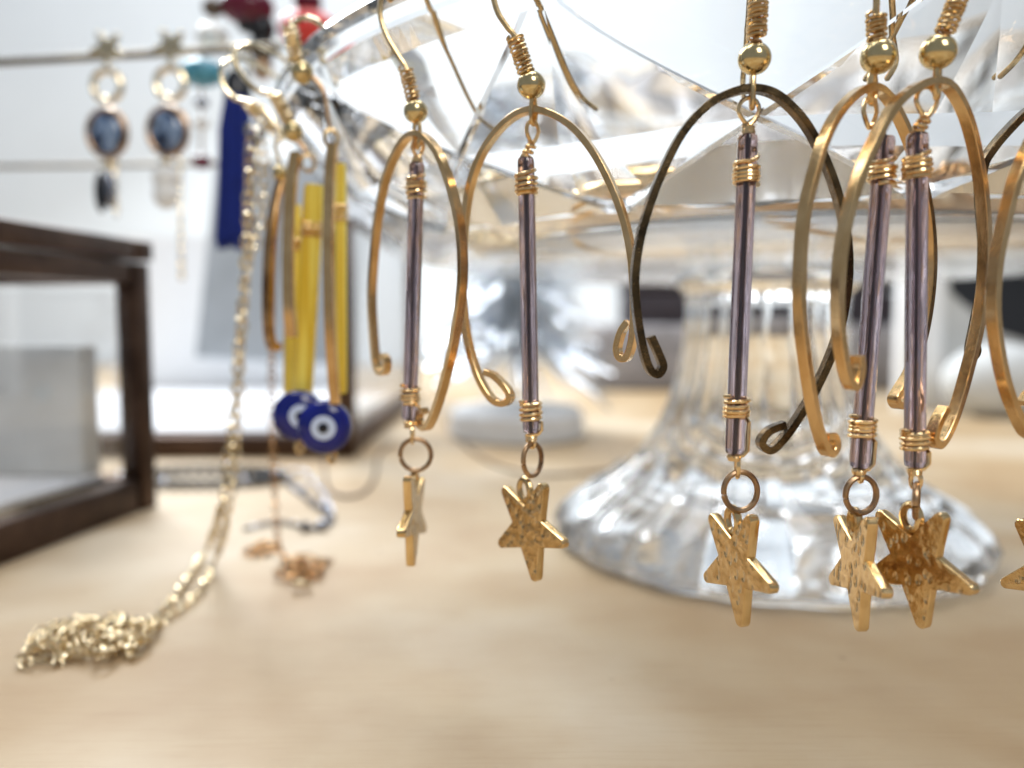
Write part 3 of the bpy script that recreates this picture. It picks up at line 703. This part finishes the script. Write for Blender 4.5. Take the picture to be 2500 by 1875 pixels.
# ------------------------------------------------------------------ glass boxes
def frame_bar(a, c, w_, h_, name, mat, root, org):
    a = Vector(a); c = Vector(c); d = c - a; L = d.length
    rot = d.to_track_quat('X', 'Z').to_matrix()
    mb = MB(); mb.box((a + c) / 2, (L / 2, w_ / 2, h_ / 2), bev=min(w_, h_) * 0.12, rot=rot); return mb.build(name, mat, root, org)
# front box: its long side runs away from the camera
A = Vector((-10.32, 15.2, 0)); Bc = Vector((-9.45, 20.95, 0)); dd = (Bc - A).normalized(); A = Bc - dd * 12.0
lf = Vector((-dd.y, dd.x, 0)); C1 = Bc + lf * 9; C0 = A + lf * 9; H = 6.95
box = thing('display_box', (Bc + C0) / 2, 'dark bronze framed glass jewellery box with lid, front left', 'glass box')
og = (Bc + C0) / 2
cs = [A, Bc, C1, C0]; ctr = sum(cs, Vector()) / 4
for i in range(4):
    a, c = cs[i], cs[(i + 1) % 4]; ins = 0.42
    def inn(p): return p + (ctr - p).normalized() * ins
    a2_, c2_ = inn(a), inn(c); ud = (c2_ - a2_).normalized()
    for z, hh, nm in ((0.42, 0.84, 'bottom_rail'), (H - 0.85, 0.52, 'top_rail')):
        frame_bar(a2_ + ud * .40 + Vector((0, 0, z)), c2_ - ud * .40 + Vector((0, 0, z)), 0.5, hh, nm, M['bronze'], box, og)
    mb = MB(); mb.box(a2_ + Vector((0, 0, (H - 0.57) / 2 + 0.0)), (0.30, 0.30, (H - 0.57) / 2), math.atan2(dd.y, dd.x), 0.05); mb.build('post', M['bronze'], box, og)
    frame_bar(a2_ - ud * .38 + Vector((0, 0, H - 0.26)), c2_ - ud * .40 + Vector((0, 0, H - 0.26)), 0.74, 0.50, 'lid_rail', M['bronze'], box, og)
    mb = MB(); md = (a2_ + c2_) / 2; L = (c2_ - a2_).length
    mb.box(md + Vector((0, 0, H / 2 - 0.25)), (L / 2 - .4, 0.05, H / 2 - 1.05), math.atan2(ud.y, ud.x)); mb.build('glass_pane', M['pane'], box, og)
mb = MB(); mb.box(ctr + Vector((0, 0, 0.92)), (5.1, 3.6, 0.06), math.atan2(dd.y, dd.x)); mb.build('floor_lining', M['lining'], box, og)
mb = MB(); mb.box(ctr + Vector((0, 0, H - 0.3)), (5.1, 3.6, 0.05), math.atan2(dd.y, dd.x)); mb.build('lid_pane', M['pane'], box, og)
bl = ctr + lf * 3.55 + Vector((0, 0, H / 2)); mb = MB(); mb.box(bl, (5.0, 0.08, H / 2 - 1.2), math.atan2(dd.y, dd.x)); mb.build('back_lining', M['white'], box, og)
gc = Bc + lf * 3.6 - dd * 1.0 + Vector((0, 0, 0.99 + 1.65))
mb = MB(); mb.box(gc, (0.35, 2.5, 1.65), math.atan2(dd.y, dd.x), 0.06); tag(mb.build('earring_card', M['grey'], None, gc), 'plain grey card standing inside the front glass box', 'card')
# open case behind
case = thing('display_case', (-12, 36, 0), 'open white lined display case with dark bronze edges, behind the yellow earrings', 'display case')
og = Vector((-12, 36, 0)); X1 = -6.05; X0 = -24; Y0 = 28.7; Y1 = 48
frame_bar((X0, Y0, 0.40), (X1 - .3, Y0, 0.40), 0.6, 0.80, 'bottom_rail', M['bronze'], case, og)
frame_bar((X1, Y0 + .3, 0.40), (X1, Y1, 0.40), 0.6, 0.80, 'bottom_rail', M['bronze'], case, og)
mb = MB(); mb.box((X1, Y0, 4.6), (0.38, 0.32, 4.6), 0, 0.05); mb.build('post', M['bronze'], case, og)
mb = MB(); mb.box((X1, Y1 + .3, 4.6), (0.30, 0.30, 4.6), 0, 0.05); mb.build('post', M['bronze'], case, og)
frame_bar((X1, Y0 + .33, 8.9), (X1, Y1 - .01, 8.9), 0.5, 0.6, 'top_rail', M['bronze'], case, og)
mb = MB(); mb.box((X1 - .02, (Y0 + Y1) / 2 + .02, 4.7), (0.05, (Y1 - Y0) / 2 - .4, 3.85)); mb.build('glass_pane', M['pane'], case, og)
mb = MB(); mb.box(((X0 + X1) / 2 - .2, (Y0 + Y1) / 2 + .3, 0.75), ((X1 - X0) / 2 - .35, (Y1 - Y0) / 2 - .4, 0.12)); mb.build('floor_lining', M['lining'], case, og)
mb = MB(); mb.box(((X0 + X1) / 2 - .2, Y1 + .8, 5.0), ((X1 - X0) / 2 - .2, 0.3, 5.0)); mb.build('back_panel', M['white'], case, og)
gp = Vector((-10.6, 34.0, 0.9)); 
mb = MB(); n0_ = Matrix.Rotation(R_(-12), 3, 'X') @ Matrix.Rotation(R_(3), 3, 'Y'); mb.box(Vector((-10.2, 36.5, 7.6)), (3.6, 0.2, 4.6), rot=n0_)
o = mb.build('leaning_board', M['greyblue'], case, og)

# ------------------------------------------------------------------ earring rack with hanging pieces
rk = thing('jewellery_rack', (-9, 20, 0), 'brass rod jewellery rack standing behind the front glass box', 'rack')
og = Vector((-9, 20, 0))
r1a, r1b = P(0, 152, 21.0), P(690, 113, 19.8)
r1a = r1b + (r1a - r1b) * 1.75
r2a, r2b = P(0, 407, 27.0), P(690, 398, 26.4); r2a = r2b + (r2a - r2b) * 1.55
mb = MB(); mb.tube([r1a, r1b], 0.10, 14); mb.build('rod', M['brass'], rk, og)
mb = MB(); mb.tube([r2a, r2b], 0.075, 14); mb.build('rod', M['brass'], rk, og)
r3b = P(745, -70, 23.5); r3a = r3b + Vector((-18, 0.8, 0))
mb = MB(); mb.tube([r3a, r3b], 0.085, 14); mb.build('rod', M['brass'], rk, og)
for p in (r1a, r2a, r3a):
    mb = MB(); mb.tube([Vector((p.x, p.y, 0.31)), Vector((p.x, p.y, p.z + 0.2))], 0.13, 14); mb.build('post', M['brass'], rk, og)
    mb = MB(); mb.lathe([(0.001, 0.3), (0.25, 0.3), (0.5, 0.18), (0.55, 0.0), (0.001, 0.0)], Vector((p.x, p.y, 0)), 24); mb.build('foot', M['brass'], rk, og)
def gem_earring(sx, sy, D, label, pend, chx, chy, mirror):
    k = D / F; org = P(sx, sy, D)
    g = thing('gem_earring', org, label, 'earring', 'blue gem earrings hanging on the brass rod')
    mb = MB(); star_mesh(mb, P(sx, sy, D - .25), 0, 0.1, 0.43, 0.2, 0.05); mb.build('star_stud', M['pale'], g, org)
    mb = MB(); mb.ring(P(sx - 2 * mirror, sy + 92, D - .2), 0.34, 0.36, 0.085); mb.build('ring', M['pale'], g, org)
    gc = P(sx - 8 * mirror, sy + 208, D - .2)
    mb = MB(); mb.ball(gc, 0.47, 28, 18, (0.92, 0.42, 1.12)); mb.build('gem', M['gem'], g, org)
    mb = MB(); mb.ring(gc, 0.47, 0.56, 0.075, seg=36); mb.build('setting', M['antique'], g, org)
    mb = MB(); mb.ball(P(sx - 14 * mirror, sy + 285, D - .2), 0.14, 16, 10, (1, 0.5, 0.9)); mb.build('connector', M['pale'], g, org)
    if pend == 'black':
        mb = MB(); mb.ball(P(sx - 16, sy + 352, D - .2), 0.5, 18, 14, (0.30, 0.26, 1.0)); mb.build('pendant', M['black'], g, org)
        mb = MB(); mb.ball(P(sx + 6, sy + 345, D - .1), 0.4, 18, 14, (0.34, 0.3, 1.2)); mb.build('pendant', M['silver'], g, org)
    else:
        mb = MB(); mb.ball(P(sx - 14, sy + 322, D - .2), 0.34, 20, 14, (0.95, 0.6, 0.95)); mb.ball(P(sx - 12, sy + 362, D - .2), 0.34, 20, 14, (0.95, 0.6, 1.05)); mb.build('pendant', M['pearl'], g, org)
    mb = MB(); chain(mb, cr([P(chx, sy + 250, D), P(chx + 2, sy + 360, D), P(chx + 6, chy, D)], 14), 0.15, 0.11, 0.024); mb.build('chain', M['pale'], g, org, kind='stuff')
gem_earring(262, 117, 20.2, 'blue gem drop earring with black leaf pendant, left one on the brass rod', 'black', 280, 545, 0)
gem_earring(418, 112, 19.9, 'blue gem drop earring with white shell pendant, right one on the brass rod', 'white', 438, 690, 1)
# tassel
org = P(585, 130, 19.6)
ts = thing('tassel_earring', org, 'long royal blue tassel earring hanging from the brass rod', 'earring')
mb = MB(); mb.ring(P(585, 150, 19.6), .22, .35, .04, yaw=R_(30)); mb.build('ring', M['pale'], ts, org)
mb = MB(); mb.lathe([(0.001, 0.2), (0.2, 0.18), (0.3, 0.0), (0.33, -0.35), (0.30, -0.4), (0.001, -0.4)], P(580, 195, 19.6), 24); mb.build('cap', M['black'], ts, org)
mb = MB(); t0, t1 = P(580, 205, 19.6), P(571, 588, 19.6)
for i in range(150):
    a = random.uniform(0, 2 * math.pi); q = math.sqrt(random.random()); r0 = 0.24 * q; r1_ = 0.42 * q
    e = Vector((math.cos(a), math.sin(a), 0)); zz = random.uniform(-0.22, 0.16)
    mb.tube([t0 + e * r0, t0.lerp(t1, .3) + e * r1_ * .95, t0.lerp(t1, .7) + e * (r1_ + random.uniform(-.03, .03)), t1 + e * r1_ * 1.05 + Vector((0, 0, zz))], 0.032, 5)
mb.build('threads', M['tassel'], ts, org, kind='stuff')
def bead_drop(px, pys, D, mats, rs, label, toppy, sq=1.0):
    org = P(px, toppy, D); g = thing('bead_earring', org, label, 'earring', 'bead earrings hanging on the rods at left')
    mb = MB(); mb.tube([P(px, toppy, D), P(px, pys[-1], D)], 0.035, 6); mb.build('wire', M['antique'], g, org)
    for y, m_, r in zip(pys, mats, rs):
        mb = MB(); mb.ball(P(px, y, D), r, 20, 14, (1.0 if r < .5 else 1.25, 1, sq)); mb.build('bead', M[m_], g, org)
bead_drop(492, [178, 250, 300, 395], 22.5, ['turq', 'silver', 'pearl', 'maroon'], [.5, .2, .22, .28], 'turquoise bead drop earring hanging between the gem earrings and blue tassel', 118, 0.75)
bead_drop(604, [18, 62], 23.5, ['maroon', 'black'], [.62, .3], 'dark maroon bead drop earring at the top, above the blue tassel', -70, 0.8)
bead_drop(640, [70, 120, 165], 23.6, ['black', 'black', 'antique'], [.38, .36, .3], 'black bead drop earring hanging left of the coral one', -70, 1.2)
bead_drop(752, [5, 72, 130], 24.0, ['maroon', 'coral', 'cord'], [.42, .68, .35], 'coral red bead drop earring hanging behind the upper left of the rim', -70, 0.8)
bead_drop(520, [20, 90, 112], 23.4, ['cord', 'pearl', 'cobalt'], [.3, .45, .18], 'white and blue bead drop earring under the top left, beside the maroon one', -70, 0.8)

# ------------------------------------------------------------------ tinsel tree
tc0 = TB(1262, 1068); tc0 = Vector((tc0.x, tc0.y + 0.6, 0))
tr_ = thing('tinsel_tree', tc0, 'small silver tinsel tree on a round white base', 'ornament')
mb = MB(); mb.lathe([(0.001, 0.0), (2.75, 0.0), (2.9, 0.12), (2.85, 1.0), (2.6, 1.25), (0.6, 1.4), (0.001, 1.42)], tc0, 48); mb.build('base', M['white'], tr_, tc0)
mb = MB(); mb.tube([tc0 + Vector((0, 0, 1.3)), tc0 + Vector((0, 0, 10))], 0.14, 10); mb.build('trunk', M['tinsel'], tr_, tc0)
rt = random.Random(5)
mb = MB(); mc = MB()
for i in range(1150):
    zz = rt.uniform(4.0, 9.9); a = rt.uniform(0, 2 * math.pi); mxr = 5.2 * (1 - (zz - 3.0) / 9.5)
    L = mxr * rt.uniform(0.55, 1.05); dr = rt.uniform(0.15, 0.62)
    e = Vector((math.cos(a), math.sin(a), 0)); sd = Vector((-e.y, e.x, rt.uniform(-.8, .8))).normalized()
    wv = rt.uniform(0.025, 0.06); tw = rt.uniform(-1.5, 1.5); pts = []
    for j in range(5):
        t_ = j / 4; c = tc0 + Vector((0, 0, zz)) + e * L * t_ + Vector((0, 0, -dr * L * t_ - 0.25 * t_ * t_))
        s2 = (Matrix.Rotation(tw * t_, 3, e) @ sd) * wv; pts += [c - s2, c + s2]
    (mc if i % 60 == 7 else mb).add(pts, [(2 * j, 2 * j + 1, 2 * j + 3, 2 * j + 2) for j in range(4)])
mb.build('tinsel', M['tinsel'], tr_, tc0, kind='stuff'); mc.build('copper_tinsel', M['rose'], tr_, tc0, kind='stuff')

# ------------------------------------------------------------------ things at the back
def P2(px, py, D): return P(px, py, D)
b0 = TB(1450, 958); YR = b0.y + 1
lx = P(1440, 900, YR).x; rx_ = P(2230, 900, YR).x; zt = P(1600, 793, YR).z
og = Vector(((lx + rx_) / 2, YR + 4, 0))
mb = MB(); mb.box((og.x, YR + 5, zt / 2), ((rx_ - lx) / 2, 5, zt / 2), 0, 0.5)
tag(mb.build('display_riser', M['riser'], None, og), 'low grey felt display block at the back of the table', 'display block')
dl = P(1540, 740, YR + 1).x; dr = P(2188, 740, YR + 1).x; dt = P(1600, 676, YR + 1).z
og = Vector(((dl + dr) / 2, YR + 4, zt)); dk = thing('jewellery_case', og, 'dark plum jewellery case lying on the grey display block', 'case')
mb = MB(); mb.box((og.x, YR + 4.2, zt + (dt - zt) * 0.33), ((dr - dl) / 2, 3.2, (dt - zt) * 0.33 - 0.01), 0, 0.12); mb.build('body', M['darkbox'], dk, og)
mb = MB(); mb.box((og.x, YR + 4.2, zt + (dt - zt) * 0.84), ((dr - dl) / 2 + .1, 3.3, (dt - zt) * 0.16 - 0.02), 0, 0.12); mb.build('lid', M['darkbox'], dk, og)
# framed photo card at right
DP = 44.0; x0 = P(2192, 800, DP).x; x1 = P(2640, 800, DP).x; z0 = 0.0; z1 = P(2300, 632, DP).z
og = Vector(((x0 + x1) / 2, DP, 0)); pf = thing('photo_frame', og, 'white photo frame with a dark and grey print, back right', 'photo frame')
hw = 1.15
for c, h in ((((x0 + hw), DP, z1 / 2), (hw, .4, z1 / 2)), (((x1 - hw), DP, z1 / 2), (hw, .4, z1 / 2)), (((x0 + x1) / 2, DP, z1 - .35), ((x1 - x0) / 2 - 2 * hw - .002, .4, .35)), (((x0 + x1) / 2, DP, .5), ((x1 - x0) / 2 - 2 * hw - .002, .4, .5))):
    mb = MB(); mb.box(c, h, 0, 0.06); mb.build('frame_side', M['white'], pf, og)
mb = MB(); mb.box(((x0 + x1) / 2, DP + .1, z1 / 2), ((x1 - x0) / 2 - .5, .1, z1 / 2 - .2)); mb.build('print', M['grey'], pf, og)
poly = [P(x, y, DP - .05) for x, y in [(2318, 674), (2520, 664), (2520, 838), (2440, 812), (2392, 772), (2345, 735), (2320, 712)]]
mb = MB(); n_ = len(poly); mb.add(poly + [p + Vector((0, .05, 0)) for p in poly], [tuple(range(n_)), tuple(range(2 * n_ - 1, n_ - 1, -1))] + [(i, (i + 1) % n_, n_ + (i + 1) % n_, n_ + i) for i in range(n_)])
mb.build('dark_shape', M['navy'], pf, og)
cshell = P(2440, 880, DP - 3.2)
mb = MB(); mb.ball((cshell.x, cshell.y, 1.85), 1.9, 28, 18, (1.5, 0.9, 1.0)); tag(mb.build('shell_dish', M['grey'], None, (cshell.x, cshell.y, 0)), 'rounded pale grey trinket standing before the photo frame', 'trinket')

# gold pieces lying in the dish
zf = RH - 2.3
def dish_pt(x, y, h=0.08): return Vector((x, y, zf + h))
bg_ = MB(); pts = [dish_pt(3.4 + 2.3 * math.cos(a), 12.8 + 1.4 * math.sin(a), 0.25 + 0.12 * math.sin(a * 2)) for a in [2 * math.pi * i / 60 for i in range(60)]]
bg_.tube(pts, 0.15, 12, closed=True); tag(bg_.build('bangle', M['gold_band'], None, (3.4, 12.8, zf)), 'brushed gold bangle lying inside the crystal dish', 'bangle')
bg_ = MB(); chain(bg_, [p + Vector((3.4, 2.0, 0.0)) + Vector((0, 0, zf)) for p in pile(Vector((3.2, 10.8, 0)), 1.8, 1.5, 0.5, 12, 33)], 0.2, 0.14, 0.03)
o = bg_.build('chain_heap', M['rose'], None, (6.6, 12.8, zf)); tag(o, 'heap of rose gold chain inside the crystal dish', 'chain')
bg_ = MB(); chain(bg_, [p + Vector((0, 0, zf)) for p in pile(Vector((0.6, 15.0, 0)), 1.6, 1.5, 0.5, 9, 37)], 0.2, 0.14, 0.03)
o = bg_.build('chain_heap', M['pale'], None, (0.6, 15.0, zf)); tag(o, 'heap of pale gold chain inside the left of the crystal dish', 'chain')
